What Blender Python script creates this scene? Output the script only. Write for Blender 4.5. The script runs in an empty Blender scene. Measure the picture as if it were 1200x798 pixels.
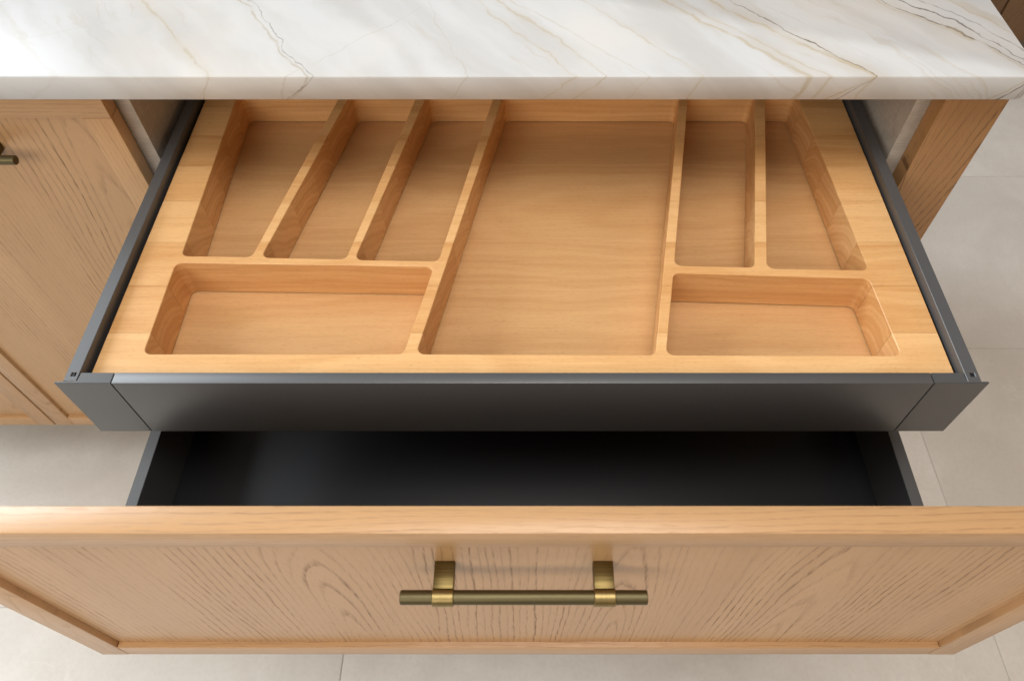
import bpy, bmesh, math, random
from mathutils import Vector
R = math.radians
scene = bpy.context.scene
C = scene.collection
random.seed(7)

# ------------------------------------------------------------------ camera
cam_d = bpy.data.cameras.new('camera')
cam_d.sensor_fit = 'HORIZONTAL'; cam_d.sensor_width = 36.0
cam_d.lens = 25.5
cam_d.shift_x = -0.01417
cam_d.clip_start = 0.02; cam_d.clip_end = 60
cam_d.dof.use_dof = True; cam_d.dof.focus_distance = 0.74; cam_d.dof.aperture_fstop = 9.0
cam = bpy.data.objects.new('camera', cam_d); C.objects.link(cam)
cam.location = (0.003, 0.0, 1.33)
cam.rotation_euler = (R(90 - 54.3), 0, 0)
scene.camera = cam

# ------------------------------------------------------------------ light
world = bpy.data.worlds.new('World'); scene.world = world
world.use_nodes = True
bg = world.node_tree.nodes['Background']
bg.inputs['Color'].default_value = (1.0, 0.82, 0.62, 1); bg.inputs['Strength'].default_value = 0.17

def area(name, loc, target, sx, sy, power, col):
    d = bpy.data.lights.new(name, 'AREA'); d.shape = 'RECTANGLE'; d.size = sx; d.size_y = sy
    d.energy = power; d.color = col
    o = bpy.data.objects.new(name, d); C.objects.link(o); o.location = loc
    o.rotation_euler = (Vector(target) - Vector(loc)).to_track_quat('-Z', 'Y').to_euler()
    return o
area('window_light', (-5.0, 2.3, 3.1), (0.0, 0.45, 0.75), 3.8, 2.6, 370, (0.86, 0.94, 1.0))
area('ceiling_light', (0.1, 0.05, 2.9), (0.0, 0.25, 0.6), 1.5, 1.3, 38, (1.0, 0.97, 0.93))
area('front_fill_light', (-1.5, -2.0, 2.35), (-0.1, 0.3, 0.7), 2.6, 1.5, 60, (1.0, 0.94, 0.85))  # soft frontal fill added to brighten the front faces, not a known window
area('warm_fill_light', (2.0, -1.9, 1.8), (0.3, 0.4, 0.7), 1.4, 1.2, 11, (1.0, 0.58, 0.27))  # added warm fill, stands in for room bounce on the right
area('warm_back_fill_light', (3.2, 0.9, 2.0), (1.1, 0.7, 0.0), 1.0, 0.8, 6, (1.0, 0.52, 0.22))  # weak warm fill added to tint the floor at the right

scene.view_settings.view_transform = 'Standard'; scene.view_settings.look = 'None'
scene.view_settings.gamma = 1.0; scene.view_settings.exposure = 0.06
scene.view_settings.use_curve_mapping = False
scene.render.engine = 'CYCLES'
scene.cycles.use_denoising = True
scene.cycles.max_bounces = 10
scene.cycles.caustics_reflective = False

# ------------------------------------------------------------------ node helper
class NT:
    def __init__(self, name):
        self.m = bpy.data.materials.new(name); self.m.use_nodes = True
        self.t = self.m.node_tree
        self.b = self.t.nodes['Principled BSDF']
    def node(self, typ, props=None, **ins):
        n = self.t.nodes.new(typ)
        for k, v in (props or {}).items(): setattr(n, k, v)
        for k, v in ins.items(): self.put(n, k, v)
        return n
    def put(self, n, k, v):
        s = n.inputs[int(k[1:])] if k[0] == 'i' and k[1:].isdigit() else n.inputs[k]
        if isinstance(v, bpy.types.NodeSocket): self.t.links.new(v, s)
        else: s.default_value = v
    def math(self, op, a, b=0.0, c=0.0, clamp=False):
        n = self.t.nodes.new('ShaderNodeMath'); n.operation = op; n.use_clamp = clamp
        for i, v in enumerate((a, b, c)):
            self.put(n, 'i%d' % i, v)
        return n.outputs[0]
    def vmath(self, op, a, b=(0, 0, 0), scale=None):
        n = self.t.nodes.new('ShaderNodeVectorMath'); n.operation = op
        self.put(n, 'i0', a)
        if op == 'SCALE': self.put(n, 'Scale', scale)
        else: self.put(n, 'i1', b)
        return n.outputs['Value'] if op in ('DOT_PRODUCT', 'LENGTH', 'DISTANCE') else n.outputs[0]
    def noise(self, vec, scale=1.0, detail=3.0, rough=0.5, dist=0.0):
        n = self.node('ShaderNodeTexNoise', None, Vector=vec, Scale=scale, Detail=detail, Roughness=rough, Distortion=dist)
        return n
    def ramp(self, v, lo, hi, a=0.0, b=1.0, smooth=True):
        n = self.t.nodes.new('ShaderNodeMapRange')
        n.interpolation_type = 'SMOOTHSTEP' if smooth else 'LINEAR'
        for k, x in (('Value', v), ('From Min', lo), ('From Max', hi), ('To Min', a), ('To Max', b)): self.put(n, k, x)
        return n.outputs[0]
    def mix(self, f, a, b, mode='MIX'):
        n = self.t.nodes.new('ShaderNodeMix'); n.data_type = 'RGBA'; n.blend_type = mode
        for i, v in ((0, f), (6, a), (7, b)):
            s = n.inputs[i]
            if isinstance(v, bpy.types.NodeSocket): self.t.links.new(v, s)
            else: s.default_value = v if i == 0 else (*v, 1.0) if len(v) == 3 else v
        return n.outputs[2]
    def comb(self, x, y, z):
        n = self.t.nodes.new('ShaderNodeCombineXYZ')
        for i, v in enumerate((x, y, z)): self.put(n, 'i%d' % i, v)
        return n.outputs[0]
    def sep(self, v):
        n = self.t.nodes.new('ShaderNodeSeparateXYZ'); self.put(n, 'i0', v)
        return n.outputs
    def objcoord(self, rnd=0.0):
        tc = self.t.nodes.new('ShaderNodeTexCoord').outputs['Object']
        oi = self.t.nodes.new('ShaderNodeObjectInfo').outputs['Random']
        self.rnd = oi
        if rnd:
            off = self.comb(self.math('MULTIPLY', oi, rnd), self.math('MULTIPLY', oi, rnd * 1.7), self.math('MULTIPLY', oi, rnd * 2.3))
            tc = self.vmath('ADD', tc, off)
        return tc
    def bump(self, h, strength, dist=0.001):
        n = self.node('ShaderNodeBump', None, Height=h, Strength=strength, Distance=dist)
        self.put(self.b, 'Normal', n.outputs[0])
    def fin(self, color=None, rough=None, **kw):
        if color is not None: self.put(self.b, 'Base Color', color if isinstance(color, bpy.types.NodeSocket) else (*color, 1))
        if rough is not None: self.put(self.b, 'Roughness', rough)
        for k, v in kw.items(): self.put(self.b, k.replace('_', ' '), v)
        return self.m

def oak(name, grain, flitch=0.26, slope=0.075, light=(0.525, 0.322, 0.163), dark=(0.21, 0.108, 0.050), spacing=0.0066, rnd=3.0, dens=1.0):
    """brushed, stained oak; grain runs along local Z ('z'), X ('x') or Y ('y')"""
    t = NT(name)
    p = t.objcoord(0)
    o1 = t.math('MULTIPLY', t.rnd, rnd)
    x, y, z = t.sep(p)
    a, l, d = {'z': (x, z, y), 'x': (z, x, y), 'y': (x, y, z)}[grain]
    if grain == 'x': a = t.math('ADD', a, y)
    if grain == 'y': a = t.math('ADD', a, z)
    a = t.math('ADD', a, t.math('MULTIPLY', o1, 0.37))
    big = t.noise(t.comb(t.math('MULTIPLY', a, 7), t.math('MULTIPLY', l, 1.6), o1), 1.0, 2.0)
    fine = t.noise(t.comb(t.math('MULTIPLY', a, 60), t.math('MULTIPLY', l, 7), 0.3), 1.0, 3.0, 0.6)
    wv = t.math('ADD', t.math('MULTIPLY', t.math('SUBTRACT', big.outputs[0], 0.5), 0.055), t.math('MULTIPLY', t.math('SUBTRACT', fine.outputs[0], 0.5), 0.007))
    q = t.math('DIVIDE', a, flitch)
    cell = t.math('FLOOR', q)
    wn = t.t.nodes.new('ShaderNodeTexWhiteNoise'); wn.noise_dimensions = '1D'; t.put(wn, 'W', cell)
    cr = t.sep(wn.outputs['Color'])
    loc = t.math('MULTIPLY', t.math('SUBTRACT', t.math('FRACT', q), t.math('ADD', t.math('MULTIPLY', cr[0], 0.5), 0.25)), flitch)
    lz = t.math('MULTIPLY', t.math('SUBTRACT', t.math('ADD', l, t.math('MULTIPLY', cr[1], 0.6)), 0.2), slope)
    r = t.math('SQRT', t.math('ADD', t.math('MULTIPLY', loc, loc), t.math('MULTIPLY', lz, lz)))
    r = t.math('ADD', r, wv)
    sp = t.math('ADD', spacing * 0.55, t.math('MULTIPLY', r, spacing * 4.5))
    ring = t.math('FRACT', t.math('DIVIDE', r, spacing))
    up = t.ramp(ring, 0.0, 0.08); down = t.ramp(ring, 0.10, 0.42, 1.0, 0.0)
    rn = t.t.nodes.new('ShaderNodeTexWhiteNoise'); rn.noise_dimensions = '1D'      # every year's growth ring has its own width and strength
    t.put(rn, 'W', t.math('ADD', t.math('FLOOR', t.math('DIVIDE', r, spacing)), t.math('MULTIPLY', cell, 17.0)))
    line = t.math('MULTIPLY', t.math('MULTIPLY', up, down), t.math('ADD', 0.38, t.math('MULTIPLY', rn.outputs['Value'], 0.75)))
    pore = t.noise(t.comb(t.math('MULTIPLY', a, 1300), t.math('MULTIPLY', l, 60), t.math('MULTIPLY', d, 40)), 1.0, 2.0, 0.6)
    pm = t.ramp(pore.outputs[0], 0.42, 0.55)
    patch = t.noise(t.comb(t.math('MULTIPLY', a, 14), t.math('MULTIPLY', l, 5), 0.7), 1.0, 2.0)
    pt = t.ramp(patch.outputs[0], 0.34, 0.60, 0.30, 1.0)
    streak = t.math('MULTIPLY', t.math('MULTIPLY', line, t.math('ADD', t.math('MULTIPLY', pm, 0.82), 0.18)), pt)
    tiny = t.math('MULTIPLY', t.ramp(pore.outputs[0], 0.54, 0.70), 0.22)
    fac = t.math('MAXIMUM', t.math('MULTIPLY', streak, 1.0 * dens), tiny)
    tint = t.noise(t.comb(t.math('MULTIPLY', a, 22), t.math('MULTIPLY', l, 1.6), 0.0), 1.0, 3.0)
    l2 = tuple(c * k for c, k in zip(light, (0.86, 0.83, 0.78)))
    base = t.mix(t.ramp(tint.outputs[0], 0.3, 0.7), light, l2)
    base = t.mix(t.math('MULTIPLY', cr[2], 0.6), base, tuple(c * k for c, k in zip(light, (0.84, 0.80, 0.76))))
    col = t.mix(fac, base, dark)
    t.bump(t.math('SUBTRACT', 1.0, fac), 0.35, 0.0006)
    return t.fin(col, t.math('ADD', 0.30, t.math('MULTIPLY', fac, 0.2)), Specular_IOR_Level=0.5)

def beech(name, light=(0.71, 0.43, 0.195), dark=(0.55, 0.282, 0.102), var=0.65):
    t = NT(name)
    p = t.objcoord(0)
    wn = t.t.nodes.new('ShaderNodeTexWhiteNoise'); wn.noise_dimensions = '1D'
    t.put(wn, 'W', t.t.nodes.new('ShaderNodeObjectInfo').outputs['Object Index'])
    t.rnd = wn.outputs['Value']
    p = t.vmath('ADD', p, t.vmath('MULTIPLY', wn.outputs['Color'], (2.0, 0.06, 0.03)))
    x, y, z = t.sep(p)
    warp = t.noise(t.comb(t.math('MULTIPLY', x, 3.0), t.math('MULTIPLY', y, 9), t.math('MULTIPLY', z, 9)), 1.0, 2.0)
    cy = t.math('SUBTRACT', t.math('MULTIPLY', t.math('FRACT', t.math('MULTIPLY', y, 9.3)), 0.10), 0.05)
    dz = t.math('ADD', t.math('MULTIPLY', z, 0.9), 0.07)
    r = t.math('SQRT', t.math('ADD', t.math('MULTIPLY', y, y), t.math('MULTIPLY', dz, dz)))
    r = t.math('ADD', r, t.math('MULTIPLY', warp.outputs[0], 0.05))
    w = t.math('SINE', t.math('MULTIPLY', r, 900.0))
    w2 = t.math('SINE', t.math('MULTIPLY', r, 331.0))
    rings = t.math('ADD', t.math('MULTIPLY', w, 0.22), t.math('MULTIPLY', w2, 0.28))
    fib = t.noise(t.comb(t.math('MULTIPLY', x, 14), t.math('MULTIPLY', y, 420), t.math('MULTIPLY', z, 420)), 1.0, 3.0, 0.6)
    fleck = t.noise(t.comb(t.math('MULTIPLY', x, 160), t.math('MULTIPLY', y, 1500), t.math('MULTIPLY', z, 1500)), 1.0, 1.0)
    f = t.math('ADD', t.math('MULTIPLY', rings, 0.5), t.math('MULTIPLY', t.math('SUBTRACT', fib.outputs[0], 0.5), 1.1))
    f = t.math('ADD', f, t.math('MULTIPLY', t.math('SUBTRACT', t.rnd, 0.5), var))
    nx = t.sep(t.t.nodes.new('ShaderNodeNewGeometry').outputs['Normal'])[0]      # end grain soaks up more oil than long grain
    eg = t.ramp(t.math('ABSOLUTE', nx), 0.6, 0.95)
    f = t.math('ADD', f, t.math('MULTIPLY', eg, t.math('ADD', 0.18, t.math('MULTIPLY', rings, 0.32))))
    f = t.math('ADD', f, 0.42, 0, True)
    col = t.mix(f, light, dark)
    fl = t.math('MULTIPLY', t.ramp(fleck.outputs[0], 0.58, 0.72), 0.28)
    col = t.mix(fl, col, (0.33, 0.15, 0.055))
    t.bump(fib.outputs[0], 0.08, 0.0003)
    return t.fin(col, 0.36, Specular_IOR_Level=0.45)

def metal(name, col, rough, **kw):
    t = NT(name)
    p = t.objcoord(1.0)
    n2 = t.noise(p, 9.0, 2.0)
    return t.fin(col, t.ramp(n2.outputs[0], 0.3, 0.7, rough - 0.01, rough + 0.015), **kw)

def brushed(name, col, rough, axis, amp=0.5):
    t = NT(name)
    x, y, z = t.sep(t.objcoord(0.5))
    s = {'x': (12, 900, 900), 'y': (900, 12, 900), 'c': (2400, 30, 30)}[axis]
    n = t.noise(t.comb(t.math('MULTIPLY', x, s[0]), t.math('MULTIPLY', y, s[1]), t.math('MULTIPLY', z, s[2])), 1.0, 2.0)
    c = t.mix(t.ramp(n.outputs[0], 0.3, 0.7, 0.0, amp), col, tuple(v * 0.45 for v in col))
    t.bump(n.outputs[0], 0.15, 0.0003)
    return t.fin(c, rough, Metallic=1.0)

def marble():
    t = NT('veined_quartzite')
    p = t.objcoord(0)
    w1 = t.node('ShaderNodeTexNoise', None, Vector=p, Scale=9.0, Detail=2.0).outputs['Color']
    w2 = t.node('ShaderNodeTexNoise', None, Vector=p, Scale=55.0, Detail=3.0).outputs['Color']
    ww = t.vmath('ADD', t.vmath('SCALE', t.vmath('SUBTRACT', w1, (.5, .5, .5)), scale=0.030),
                 t.vmath('SCALE', t.vmath('SUBTRACT', w2, (.5, .5, .5)), scale=0.010))
    pw = t.vmath('ADD', p, ww)
    calm = t.vmath('ADD', p, t.vmath('SCALE', t.vmath('SUBTRACT', w1, (.5, .5, .5)), scale=0.022))
    calm = t.vmath('ADD', calm, t.vmath('SCALE', t.vmath('SUBTRACT', w2, (.5, .5, .5)), scale=0.0075))
    # soft drifting clouds, elongated along the vein direction
    u = t.vmath('DOT_PRODUCT', pw, (0.80, 0.60, 0.95)); v = t.vmath('DOT_PRODUCT', pw, (0.60, -0.80, 0.2))
    cl = t.noise(t.comb(t.math('MULTIPLY', u, 16), t.math('MULTIPLY', v, 3.2), 0), 1.0, 4.0, 0.55)
    col = t.mix(t.ramp(cl.outputs[0], 0.38, 0.68), (0.530, 0.545, 0.560), (0.465, 0.468, 0.470))
    cl2 = t.noise(pw, 4.0, 3.0)
    col = t.mix(t.ramp(cl2.outputs[0], 0.45, 0.75, 0, 0.35), col, (0.70, 0.65, 0.58))
    # hair veins that follow the bedding
    hv = t.noise(t.comb(t.math('MULTIPLY', u, 34), t.math('MULTIPLY', v, 2.2), 3.0), 1.0, 2.0, 0.5)
    hl = t.ramp(t.math('ABSOLUTE', t.math('SUBTRACT', hv.outputs[0], 0.5)), 0.0, 0.018, 1, 0)
    gate = t.ramp(t.noise(p, 7.0, 2.0).outputs[0], 0.45, 0.65)
    col = t.mix(t.math('MULTIPLY', t.math('MULTIPLY', hl, gate), 0.30), col, (0.42, 0.36, 0.28))
    brk = t.noise(p, 38.0, 3.0, 0.6)
    wid = t.noise(p, 21.0, 2.0)
    # (x1,y1, x2,y2, half width, strength, colour, which warp, start, end along the line 0..1)
    gold, grey, dk = (0.40, 0.335, 0.22), (0.42, 0.39, 0.34), (0.12, 0.105, 0.09)
    VE = [(-.322, .7903, -.2189, .6376, .0022, .85, grey, 1, -1, 9),
          (-.310, .7903, -.214, .6376, .0010, .55, dk, 1, -1, 9),
          (-.4271, .7803, -.3188, .6376, .0022, .50, gold, 0, -1, 9),
          (-.013, .7629, .0868, .6404, .0016, .50, gold, 0, -1, 9),
          (-.0126, .7293, .0485, .6447, .0013, .50, gold, 0, -1, 9),
          (-.030, .795, .125, .640, .0015, .30, gold, 0, -1, 9),
          (.063, .7803, .176, .640, .0018, .38, gold, 0, -1, 9),
          (.1534, .7803, .2879, .6404, .0030, .60, gold, 0, -1, 9),
          (.170, .7803, .305, .6404, .0018, .40, gold, 0, -1, 9),
          (.2057, .7803, .3373, .6491, .0024, .70, gold, 0, -1, 9),
          (.2295, .7803, .3447, .6447, .0012, .95, dk, 0, -1, 9),
          (.3340, .655, .3460, .640, .0040, .45, gold, 1, -2, 3),
          (.2736, .7629, .3833, .6447, .0012, .25, grey, 0, -1, 9),
          (.396, .7803, .5100, .6540, .0017, .95, dk, 0, -1, 9),
          (.390, .7803, .5040, .6540, .0036, .45, gold, 1, -1, 9),
          (.4626, .7803, .5300, .690, .0030, .55, gold, 1, -1, 9),
          (.430, .7903, .5200, .674, .0014, .55, dk, 1, -1, 9),
          (.450, .8003, .5400, .700, .0090, .28, gold, 1, -1, 9),
          (-.0963, .7459, -.0568, .6376, .0010, .50, grey, 1, -1, 9),
          (-.2194, .6549, -.1331, .7425, .0009, .45, grey, 1, -.6, 1.4),
          (-.5489, .6972, -.4369, .7375, .0012, .30, grey, 0, -1, 1.2),
          (-.560, .745, -.4735, .6404, .0040, .22, grey, 0, -1, 9),
          (.4900, .690, .5300, .640, .0014, .8, dk, 1, -2, 9)]
    rv = random.Random(4)
    for (x1, y1, x2, y2, hw, st, cc, wp, s0, s1) in VE:
        dx, dy = x2 - x1, y2 - y1; L = math.hypot(dx, dy)
        n = Vector((-dy / L, dx / L, 0))
        n.z = -n.x * rv.choice((0.45, 0.8, 1.2, 1.5))
        src = pw if wp else calm
        dd = t.math('ABSOLUTE', t.vmath('DOT_PRODUCT', t.vmath('SUBTRACT', src, (x1, y1, 0.0)), tuple(n)))
        h = t.math('MULTIPLY', t.ramp(wid.outputs[0], 0.3, 0.7, 0.55, 1.6), hw)
        m = t.ramp(t.math('DIVIDE', dd, h), 0.15, 1.0, 1, 0)
        m = t.math('MULTIPLY', m, t.ramp(brk.outputs[0], 0.30, 0.56, 0.25, 1.0))
        al = t.vmath('DOT_PRODUCT', t.vmath('SUBTRACT', p, (x1, y1, 0.0)), (dx / L / L, dy / L / L, 0))
        if s0 > -1 or s1 < 5 or s0 < -1:
            m = t.math('MULTIPLY', m, t.math('MULTIPLY', t.ramp(al, s0, s0 + 0.3), t.ramp(al, s1 - 0.3, s1, 1, 0)))
        col = t.mix(t.math('MULTIPLY', m, st), col, cc)
        if cc is gold and hw < 0.005:                    # cloudy halo beside the vein
            hm = t.ramp(t.math('DIVIDE', dd, t.math('MULTIPLY', h, 5.5)), 0.0, 1.0, 1, 0)
            hm = t.math('MULTIPLY', hm, t.ramp(cl.outputs[0], 0.35, 0.6))
            col = t.mix(t.math('MULTIPLY', hm, st * 0.40), col, (0.47, 0.42, 0.35))
    return t.fin(col, 0.22, Specular_IOR_Level=0.22)

def tile_mat():
    t = NT('stone_tile')
    p = t.objcoord(5.0)
    a = t.noise(p, 2.6, 5.0, 0.62, 0.6); b = t.noise(p, 14.0, 4.0, 0.6); c = t.noise(p, 160.0, 2.0)
    col = t.mix(t.ramp(a.outputs[0], 0.32, 0.70), (0.56, 0.54, 0.505), (0.67, 0.655, 0.625))
    col = t.mix(t.ramp(b.outputs[0], 0.35, 0.7, 0, 0.5), col, (0.58, 0.555, 0.52))
    col = t.mix(t.ramp(c.outputs[0], 0.4, 0.7, 0, 0.12), col, (0.40, 0.37, 0.33))
    v = t.noise(p, 5.0, 5.0, 0.55, 1.2)
    vl = t.ramp(t.math('ABSOLUTE', t.math('SUBTRACT', v.outputs[0], 0.5)), 0.0, 0.010, 1, 0)
    g = t.ramp(t.noise(p, 3.3, 2.0).outputs[0], 0.5, 0.66)
    col = t.mix(t.math('MULTIPLY', t.math('MULTIPLY', vl, g), 0.35), col, (0.72, 0.70, 0.67))
    t.bump(b.outputs[0], 0.05, 0.001)
    return t.fin(col, t.ramp(b.outputs[0], 0.3, 0.7, 0.42, 0.55), Specular_IOR_Level=0.4)

def linen(name, col):
    t = NT(name)
    x, y, z = t.sep(t.objcoord(0.3))
    a = t.noise(t.comb(t.math('MULTIPLY', x, 60), t.math('MULTIPLY', y, 900), t.math('MULTIPLY', z, 60)), 1.0, 2.0)
    b = t.noise(t.comb(t.math('MULTIPLY', x, 60), t.math('MULTIPLY', y, 60), t.math('MULTIPLY', z, 900)), 1.0, 2.0)
    f = t.math('MULTIPLY', t.math('ADD', a.outputs[0], b.outputs[0]), 0.5)
    c = t.mix(t.ramp(f, 0.35, 0.65), col, tuple(v * 0.78 for v in col))
    t.bump(f, 0.1, 0.0004)
    return t.fin(c, 0.55)

M = dict(
    oak_panel=oak('oak_panel', 'z'), oak_stile=oak('oak_stile', 'z', flitch=0.5, slope=0.1, spacing=0.006, dens=0.6),
    oak_rail=oak('oak_rail', 'x', flitch=0.5, slope=0.05, spacing=0.0055, dens=0.5),
    oak_post=oak('oak_post', 'z', flitch=0.13, slope=0.12, spacing=0.0055, light=(0.37, 0.20, 0.084), dark=(0.13, 0.064, 0.026)),
    oak_dark=oak('oak_far', 'z', flitch=0.5, slope=0.1, light=(0.19, 0.105, 0.045), dark=(0.10, 0.052, 0.022)),
    beech=beech('beech'), beech_base=beech('beech_base', (0.60, 0.355, 0.163), (0.49, 0.258, 0.10), 0.35),
    grey=metal('grey_powder_coat', (0.062, 0.0645, 0.069), 0.43, Specular_IOR_Level=1.0),
    grey_light=metal('grey_cap', (0.058, 0.0600, 0.063), 0.37, Specular_IOR_Level=1.0),
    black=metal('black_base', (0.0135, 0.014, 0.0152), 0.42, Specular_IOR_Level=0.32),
    brass_bar=brushed('aged_brass_bar', (0.145, 0.122, 0.065), 0.50, 'x', 0.3),
    brass_post=brushed('aged_brass_post', (0.18, 0.13, 0.05), 0.38, 'x', 0.6),
    brass_ring=brushed('brass_ring', (0.30, 0.225, 0.095), 0.40, 'c', 0.35),
    marble=marble(), tile=tile_mat(), carcass=linen('linen_melamine', (0.44, 0.385, 0.33)),
    grout=NT('grout').fin((0.45, 0.425, 0.39), 0.9), plinth=NT('plinth').fin((0.20, 0.17, 0.14), 0.5),
)

# ------------------------------------------------------------------ mesh helpers
def link(name, bm, mat, parent=None, loc=(0, 0, 0), sharp=35, smooth=True):
    bmesh.ops.remove_doubles(bm, verts=bm.verts, dist=1e-6)
    bmesh.ops.recalc_face_normals(bm, faces=bm.faces)
    for f in bm.faces: f.smooth = smooth
    for e in bm.edges:
        e.smooth = len(e.link_faces) == 2 and e.calc_face_angle(0) < R(sharp)
    me = bpy.data.meshes.new(name); bm.to_mesh(me); bm.free()
    me.materials.append(mat)
    o = bpy.data.objects.new(name, me); C.objects.link(o)
    if parent: o.parent = parent
    o.location = loc
    return o
def box(bm, x0, x1, y0, y1, z0, z1, bev=0.0, seg=2):
    r = bmesh.ops.create_cube(bm, size=1.0)
    for v in r['verts']:
        v.co = Vector((x0 if v.co.x < 0 else x1, y0 if v.co.y < 0 else y1, z0 if v.co.z < 0 else z1))
    if bev:
        es = list({e for v in r['verts'] for e in v.link_edges})
        bmesh.ops.bevel(bm, geom=es, offset=bev, segments=seg, affect='EDGES', profile=0.5)
def abox(name, parent, mat, x0, x1, y0, y1, z0, z1, bev=0.0008, seg=2):
    """box given in world coordinates, stored relative to its thing's base, origin at its own centre"""
    c = Vector(((x0 + x1) / 2, (y0 + y1) / 2, (z0 + z1) / 2))
    bm = bmesh.new(); box(bm, x0 - c.x, x1 - c.x, y0 - c.y, y1 - c.y, z0 - c.z, z1 - c.z, bev, seg)
    base = Vector((0, 0, 0)); q = parent
    while q is not None: base += q.location; q = q.parent
    return link(name, bm, mat, parent, c - base)
def prop(o, label=None, cat=None, group=None, kind=None):
    for k, v in (('label', label), ('category', cat), ('group', group), ('kind', kind)):
        if v: o[k] = v
    return o
def thing(name, loc, label, cat, group=None):
    o = bpy.data.objects.new(name, None); o.empty_display_size = 0.05; C.objects.link(o); o.location = loc
    return prop(o, label, cat, group)
def part_empty(name, parent, loc=(0, 0, 0)):
    o = bpy.data.objects.new(name, None); o.empty_display_size = 0.03; C.objects.link(o); o.parent = parent; o.location = loc
    return o
def offset_poly(pts, d):
    """offset a convex counter-clockwise polygon outwards by d"""
    n = len(pts); out = []
    for i in range(n):
        p0, p1, p2 = Vector(pts[i - 1]), Vector(pts[i]), Vector(pts[(i + 1) % n])
        n1 = Vector(((p1 - p0).y, -(p1 - p0).x)).normalized(); n2 = Vector(((p2 - p1).y, -(p2 - p1).x)).normalized()
        b = (n1 + n2); b = b / max(1e-9, b.dot(n1) * 1.0)
        out.append(p1 + b * d)
    return out
def rounded(pts, r, seg=7):
    n = len(pts); out = []
    for i in range(n):
        p0, p1, p2 = Vector(pts[i - 1]), Vector(pts[i]), Vector(pts[(i + 1) % n])
        a = (p0 - p1).normalized(); b = (p2 - p1).normalized()
        ang = a.angle(b); t = r / math.tan(ang / 2)
        c = p1 + (a + b).normalized() * (r / math.sin(ang / 2))
        s = p1 + a * t - c; e = p1 + b * t - c
        a0 = math.atan2(s.y, s.x); a1 = math.atan2(e.y, e.x)
        da = (a1 - a0 + math.pi) % (2 * math.pi) - math.pi
        for k in range(seg + 1):
            th = a0 + da * k / seg
            out.append(c + Vector((math.cos(th), math.sin(th))) * r)
    return out
def plate(outer, holes, z1, z0, ch=0.0006, hole_floor=None, bottom=False):
    """plate with pockets: flat top with pocket rims eased by ch, pocket walls, outer walls"""
    bm = bmesh.new()
    def loop(pts, z):
        return [bm.verts.new((p[0], p[1], z)) for p in pts]
    def wall(a, b):
        n = len(a)
        for i in range(n): bm.faces.new((a[i], a[(i + 1) % n], b[(i + 1) % n], b[i]))
    edges = []
    def ring_edges(vs):
        for i in range(len(vs)): edges.append(bm.edges.new((vs[i], vs[(i + 1) % len(vs)])))
    o_top = loop(offset_poly(outer, -ch), z1); o_mid = loop(outer, z1 - ch); o_bot = loop(outer, z0)
    ring_edges(o_top); wall_list = [(o_top, o_mid), (o_mid, o_bot)]
    for h in holes:
        t = loop(offset_poly(h, ch), z1); m = loop(h, z1 - ch); b = loop(h, z0 if hole_floor is None else hole_floor)
        ring_edges(t); wall_list += [(t, m), (m, b)]
        if hole_floor is not None: bm.faces.new(b)
    bmesh.ops.triangle_fill(bm, use_beauty=True, use_dissolve=False, edges=edges, normal=(0, 0, 1))
    for a, b in wall_list: wall(a, b)
    if bottom: bm.faces.new(o_bot)
    return bm
def cyl(bm, p0, p1, r, seg=32, bev=0.0):
    p0, p1 = Vector(p0), Vector(p1); ax = (p1 - p0); L = ax.length; ax.normalize()
    up = Vector((0, 0, 1)) if abs(ax.z) < .9 else Vector((1, 0, 0))
    u = ax.cross(up).normalized(); v = ax.cross(u)
    prof = [(0, r - bev), (bev, r), (L - bev, r), (L, r - bev)] if bev else [(0, r), (L, r)]
    rings = [[bm.verts.new(p0 + ax * s + (u * math.cos(2 * math.pi * k / seg) + v * math.sin(2 * math.pi * k / seg)) * rr) for k in range(seg)] for s, rr in prof]
    for a, b in zip(rings, rings[1:]):
        for k in range(seg): bm.faces.new((a[k], a[(k + 1) % seg], b[(k + 1) % seg], b[k]))
    bm.faces.new(rings[0]); bm.faces.new(rings[-1])

# ------------------------------------------------------------------ floor
bm = bmesh.new(); box(bm, -3.516, 4.216, -1.9, 3.75, -0.05, -0.0012)
floor = prop(link('floor', bm, M['grout']), kind='structure')
TX, TY = 1.132, 0.5645
tbm = bmesh.new(); g = 0.0009
box(tbm, -TX / 2 + g, TX / 2 - g, -TY / 2 + g, TY / 2 - g, -0.012, 0.0, 0.0007, 1)
tile0 = None
for i in range(-3, 3):
    for j in range(-4, 6):
        x = -0.312 + (i + 0.5) * TX; y = 0.370 + (j + 0.5) * TY
        if tile0 is None:
            tile0 = link('floor_tile', tbm, M['tile'], floor, (x, y, 0)); o = tile0
        else:
            o = tile0.copy(); C.objects.link(o); o.parent = floor
        o.location = (x, y, random.uniform(-0.0002, 0.0002))

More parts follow.
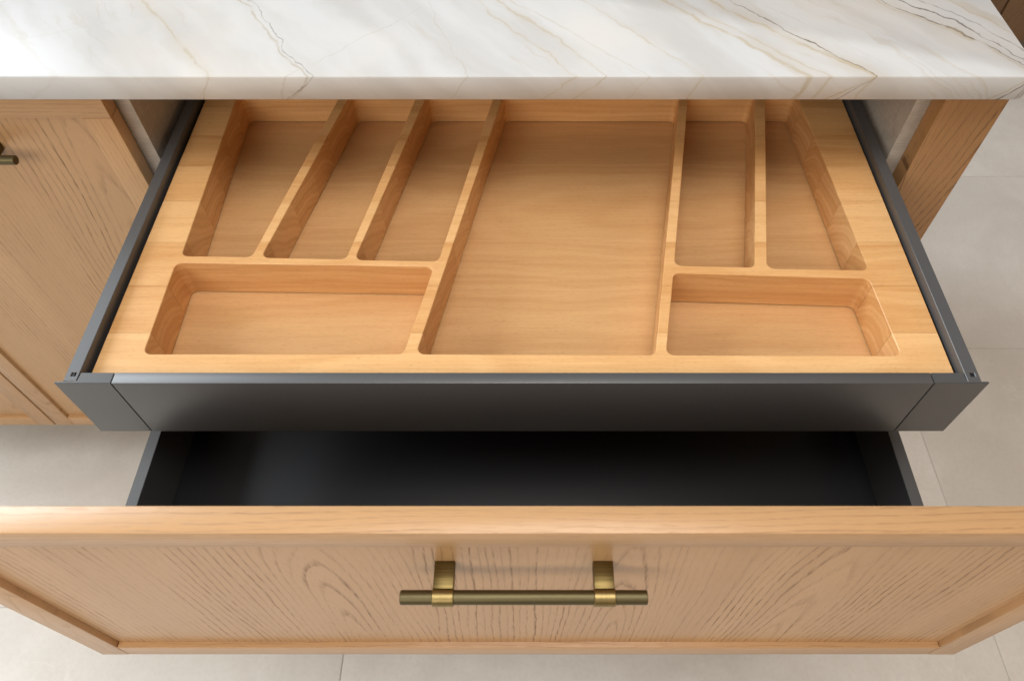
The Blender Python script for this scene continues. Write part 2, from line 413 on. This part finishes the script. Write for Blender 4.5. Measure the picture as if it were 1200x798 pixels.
# ------------------------------------------------------------------ cabinets
ZT, ZB = 0.861, 0.146           # door top and bottom
YD = 0.6575                     # door face plane when closed
def framed_front(parent, x0, x1, y, z0, z1, fw_s, fw_b, fw_t, th=0.020, rec=0.006, label=None, panel_name='panel'):
    """five-piece front: rails and stiles with a recessed centre panel; children of parent"""
    abox('rail', parent, M['oak_rail'], x0, x1, y, y + th, z1 - fw_t, z1, 0.0012)
    abox('rail', parent, M['oak_rail'], x0 + fw_s, x1 - fw_s, y + 0.0002, y + th, z0, z0 + fw_b, 0.0009)
    abox('stile', parent, M['oak_stile'], x0, x0 + fw_s - 0.0002, y, y + th, z0, z1 - fw_t - 0.0002, 0.0009)
    abox('stile', parent, M['oak_stile'], x1 - fw_s + 0.0002, x1, y, y + th, z0, z1 - fw_t - 0.0002, 0.0009)
    return abox(panel_name, parent, M['oak_panel'], x0 + fw_s - 0.004, x1 - fw_s + 0.004, y + rec, y + th - 0.003, z0 + fw_b - 0.004, z1 - fw_t + 0.004, 0)
def handle(parent, cx, ypanel, z, half, post_off, post_w=0.0150):
    """bar handle held by two flat posts that end in clamp rings; children of parent (an Empty at world origin offset)"""
    base = Vector((0, 0, 0)); q = parent
    while q is not None: base += q.location; q = q.parent
    yb = ypanel - 0.0255; rb = 0.0053
    bm = bmesh.new(); cyl(bm, (-half, 0, 0), (half, 0, 0), rb, 40, 0.0005)
    link('bar', bm, M['brass_bar'], parent, Vector((cx, yb, z)) - base)
    for s in (-1, 1):
        px = cx + s * post_off
        abox('post', parent, M['brass_post'], px - post_w / 2, px + post_w / 2, yb + rb * 0.9, ypanel + 0.0005, z - rb, z + rb, 0.0005)
        bm = bmesh.new(); cyl(bm, (-post_w / 2 - 0.0003, 0, 0), (post_w / 2 + 0.0003, 0, 0), rb + 0.0013, 40, 0.0004)
        link('clamp_ring', bm, M['brass_ring'], parent, Vector((px, yb, z)) - base)

# drawer cabinet: carcass, oak end post, plinth, closed lower front
dc = thing('drawer_cabinet', (0.0, 0.95, 0), 'oak kitchen cabinet with linen grey carcass sides holding the two open drawers', 'cabinet')
YC = YD + 0.022
abox('side_panel', dc, M['carcass'], -0.4515, -0.4335, YC, 1.22, 0.14, 0.8655, 0.0006)
abox('side_panel', dc, M['carcass'], 0.4320, 0.4488, YC, 1.22, 0.14, 0.8655, 0.0006)
abox('bottom_panel', dc, M['carcass'], -0.4333, 0.4318, YC, 1.22, 0.14, 0.158, 0.0004)
abox('back_panel', dc, M['carcass'], -0.4333, 0.4318, 1.21, 1.22, 0.1582, 0.8655, 0.0004)
abox('end_panel', dc, M['oak_post'], 0.4490, 0.5168, YD, 1.225, 0.0, 0.8655, 0.0010)
abox('plinth', dc, M['plinth'], -0.4510, 0.4488, YD + 0.105, YD + 0.12, 0.0, 0.138, 0.0006)
cf = part_empty('closed_front', dc, (0, 0, 0))
framed_front(cf, -0.4450, 0.4470, YD, ZB, 0.505, 0.029, 0.029, 0.027)

# door cabinet on the left
lc = thing('door_cabinet', (-0.66, 0.95, 0), 'oak cupboard with closed recessed panel doors and brass bar handles', 'cabinet')
abox('side_panel', lc, M['carcass'], -0.4715, -0.4520, YC, 1.22, 0.14, 0.8655, 0.0006)
abox('side_panel', lc, M['carcass'], -1.3090, -1.2910, YC, 1.22, 0.14, 0.8655, 0.0006)
abox('bottom_panel', lc, M['carcass'], -1.2905, -0.4720, YC, 1.22, 0.14, 0.158, 0.0004)
abox('plinth', lc, M['plinth'], -1.3090, -0.4515, YD + 0.105, YD + 0.12, 0.0, 0.138, 0.0006)
for x0, x1 in ((-0.8670, -0.4496), (-1.3080, -0.8706)):
    d = part_empty('door', lc)
    framed_front(d, x0, x1, YD, ZB, ZT, 0.032, 0.027, 0.032)
    h = part_empty('handle', lc)
    handle(h, (x0 + x1) / 2, YD + 0.006, 0.7880, 0.0895, 0.056)

# ------------------------------------------------------------------ countertop
outer = [(-1.36, 0.6375), (0.5210, 0.6375), (0.5210, 1.26), (-1.36, 1.26)]
rp = rounded(outer, 0.0015, 2)
# rounder front corner
i0 = [i for i, p in enumerate(rp) if p.x > 0.5 and p.y < 0.7]
front = rounded(outer, 0.018, 12)
fr = [p for p in front if p.x > 0.49 and p.y < 0.7]
rp = rp[:i0[0]] + fr + rp[i0[-1] + 1:]
zt, zb = 0.8947, 0.8674
bm = bmesh.new()
prof = [(0.0, zb, 0.0006), (0, zb + 0.0006, 0), (0, zt - 0.0014, 0), (0, zt - 0.0007, 0.0003), (0, zt - 0.0002, 0.0008), (0, zt, 0.0014)]
loops = [[bm.verts.new((p.x, p.y, z - zt)) for p in offset_poly(rp, -ins)] for _, z, ins in prof]
for a, b in zip(loops, loops[1:]):
    for k in range(len(a)): bm.faces.new((a[k], a[(k + 1) % len(a)], b[(k + 1) % len(a)], b[k]))
bm.faces.new(loops[0]); bm.faces.new(loops[-1])
ct = link('countertop', bm, M['marble'], None, (0, 0, zt), sharp=50)
prop(ct, 'polished white stone countertop with gold and grey diagonal veins above the open drawers', 'countertop')

# ------------------------------------------------------------------ upper inner drawer
XL0, XL1, XR0, XR1 = -0.4210, -0.4087, 0.4065, 0.4192
ZR, ZD0 = 0.770, 0.679
up = thing('inner_drawer', (0.0, 0.60, ZD0), 'shallow dark grey metal drawer pulled out with the wooden cutlery tray in it', 'drawer')
def rail(parent, x0, x1, y0, y1, z0, z1, hole, mat):
    cx, cy = (x0 + x1) / 2, (y0 + y1) / 2
    o = [(x0 - cx, y0 - cy), (x1 - cx, y0 - cy), (x1 - cx, y1 - cy), (x0 - cx, y1 - cy)]
    hs = []
    if hole:
        hx, hy, s = hole; hs = [[(hx - s - cx, hy - s - cy), (hx + s - cx, hy - s - cy), (hx + s - cx, hy + s - cy), (hx - s - cx, hy + s - cy)]]
    bm = plate(o, hs, z1 - z0, 0, 0.0005, hole_floor=(z1 - z0) - 0.003 if hole else None, bottom=True)
    base = Vector((0, 0, 0)); q = parent
    while q is not None: base += q.location; q = q.parent
    return link('side_rail', bm, mat, parent, Vector((cx, cy, z0)) - base)
ra = rail(up, XL0, XL1, 0.3572, 0.853, ZD0 + 0.002, ZR, (-0.4137, 0.3645, 0.0021), M['grey'])
rb_ = rail(up, XR0, XR1, 0.3560, 0.853, ZD0 + 0.002, ZR, (0.4133, 0.3640, 0.0021), M['grey'])
for rr, cx, cy in ((ra, -0.4137, 0.3645), (rb_, 0.4133, 0.3640)):
    abox('slot_plug', rr, M['black'], cx - 0.0019, cx + 0.0004, cy - 0.0019, cy + 0.0019, ZR - 0.0029, ZR - 0.0008, 0)
abox('front_panel', up, M['grey'], -0.3762, 0.3750, 0.3546, 0.3662, ZD0, ZR - 0.0003, 0.0005)
for s, xi, xr, xt in ((-1, -0.3770, XL1, -0.4284), (1, 0.3758, XR0, 0.4257)):
    bm = bmesh.new()
    # L-shaped corner cap: thick block beside the rail and a thin plate across its end
    pts = [(xi, 0.3546), (xi, 0.3662), (xr - s * 0.0009 * -1 * -1, 0.3662), (xr - s * 0.0009, 0.3566), (xt, 0.3566), (xt, 0.3546)]
    pts[2] = (xr - s * 0.0009, 0.3662)
    cx = (xi + xt) / 2
    lo = [bm.verts.new((x - cx, y - 0.36, 0)) for x, y in pts]; hi = [bm.verts.new((x - cx, y - 0.36, ZR - 0.0003 - ZD0)) for x, y in pts]
    for k in range(6): bm.faces.new((lo[k], lo[(k + 1) % 6], hi[(k + 1) % 6], hi[k]))
    bm.faces.new(lo); bm.faces.new(hi)
    bmesh.ops.bevel(bm, geom=list(bm.edges), offset=0.0004, segments=2, affect='EDGES')
    link('corner_cap', bm, M['grey_light'], up, (cx, 0.36 - 0.60, 0))
abox('base', up, M['black'], XL1 + 0.0003, XR0 - 0.0003, 0.3664, 0.850, 0.690, 0.704, 0.0004)
abox('back_panel', up, M['grey'], XL1 + 0.0003, XR0 - 0.0003, 0.8502, 0.862, 0.690, 0.752, 0.0004)

# ------------------------------------------------------------------ cutlery tray
ZTT, ZTB = 0.760, 0.7125
tray = thing('cutlery_tray', (0.0, 0.60, 0.705), 'light beech cutlery tray with slanted dividers and eight compartments in the upper drawer', 'tray')
H = [[(-.3615, .5195), (-.2872, .5180), (-.2335, .803), (-.3665, .803)],
     [(-.2770, .5172), (-.1872, .5150), (-.1355, .803), (-.2210, .803)],
     [(-.1780, .5140), (-.0897, .5120), (-.0370, .803), (-.1230, .803)],
     [(-.1025, .3937), (.1262, .3927), (.2003, .803), (-.0250, .803)],
     [(.1575, .5060), (.2410, .5035), (.2968, .803), (.2110, .803)],
     [(.2537, .5020), (.3590, .4995), (.3485, .803), (.3092, .803)],
     [(-.3630, .3937), (-.1145, .3937), (-.0935, .5045), (-.3645, .5100)],
     [(.1362, .3925), (.3605, .3917), (.3560, .4880), (.1555, .4955)]]
holes = [rounded(h, 0.0072, 7) for h in H]
TXL, TXR, TYF, TYB = -.4050, .4040, .3672, .8300
def tray_mesh():
    return plate([(TXL, TYF), (TXR, TYF), (TXR, TYB), (TXL, TYB)], holes, ZTT, ZTB + 0.0010, 0.0006)
cuts = [TYF, 0.4188, 0.4784, 0.5391, 0.6018, 0.6603, 0.715, 0.772, TYB]
src = tray_mesh(); cuts_done = []
for a, b in zip(cuts, cuts[1:]):
    bm = src.copy()
    for yv, inner in ((a, True), (b, False)):
        if TYF + 1e-6 < yv < TYB - 1e-6:
            bmesh.ops.bisect_plane(bm, geom=bm.verts[:] + bm.edges[:] + bm.faces[:], dist=1e-7, plane_co=(0, yv + (0.00012 if inner else -0.00012), 0), plane_no=(0, 1, 0),
                                   clear_inner=inner, clear_outer=not inner)
    cy = (a + b) / 2
    bmesh.ops.translate(bm, verts=bm.verts, vec=(0, -cy, -0.735))
    seen = set(); n = 0
    bm.verts.ensure_lookup_table(); bm.verts.index_update()
    for v0 in bm.verts:                                  # the pieces left between the milled pockets
        if v0.index in seen: continue
        stack = [v0]; isl = set()
        while stack:
            v = stack.pop()
            if v.index in isl: continue
            isl.add(v.index); stack += [e.other_vert(v) for e in v.link_edges]
        seen |= isl
        b2 = bm.copy(); b2.verts.ensure_lookup_table()
        bmesh.ops.delete(b2, geom=[v for v in b2.verts if v.index not in isl], context='VERTS')
        o = link('stave', b2, M['beech'], tray, (0, cy - 0.60, 0.735 - 0.705))
        o.pass_index = len(cuts_done) + 1
    cuts_done.append(cy); bm.free()
src.free()
bc = [TYF + 0.0005, 0.5876, 0.72, TYB - 0.0005]
for a, b in zip(bc, bc[1:]):
    bo = abox('base_board', tray, M['beech_base'], TXL + 0.0005, TXR - 0.0005, a, b, 0.7050, ZTB, 0)
    bo.pass_index = 20 + bc.index(a)

# ------------------------------------------------------------------ lower drawer
YF = 0.178
ld = thing('deep_drawer', (0.0, 0.45, 0.513), 'deep oak fronted drawer pulled out below the cutlery tray', 'drawer')
lf = part_empty('drawer_front', ld)
framed_front(lf, -0.4452, 0.4550, YF, 0.5141, 0.8615, 0.029, 0.0300, 0.0262)
lh = part_empty('handle', ld)
handle(lh, 0.0010, YF + 0.006, 0.7850, 0.0910, 0.0595)
ZL = 0.6047
for x0, x1 in ((-0.4220, -0.4095), (0.4110, 0.4238)):
    r_ = rail(ld, x0, x1, YF + 0.0203, 0.690, 0.516, ZL, None, M['grey'])
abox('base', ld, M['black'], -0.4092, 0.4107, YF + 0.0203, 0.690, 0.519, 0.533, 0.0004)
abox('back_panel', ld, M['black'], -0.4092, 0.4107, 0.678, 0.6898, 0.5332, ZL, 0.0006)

# ------------------------------------------------------------------ far cabinet
fc = thing('tall_cabinet', (1.6, 2.3, 0), 'dark brown wooden cabinet in the far corner beyond the countertop', 'cabinet')
abox('carcass', fc, M['oak_dark'], 0.86, 2.6, 2.022, 2.6, 0.08, 2.1, 0.001)
abox('plinth', fc, M['plinth'], 0.90, 2.56, 2.06, 2.55, 0.0, 0.0798, 0.001)
for x0, x1 in ((0.862, 1.380), (1.386, 1.99), (1.996, 2.598)):
    abox('door', fc, M['oak_dark'], x0, x1, 2.0, 2.0218, 0.085, 2.098, 0.0015)
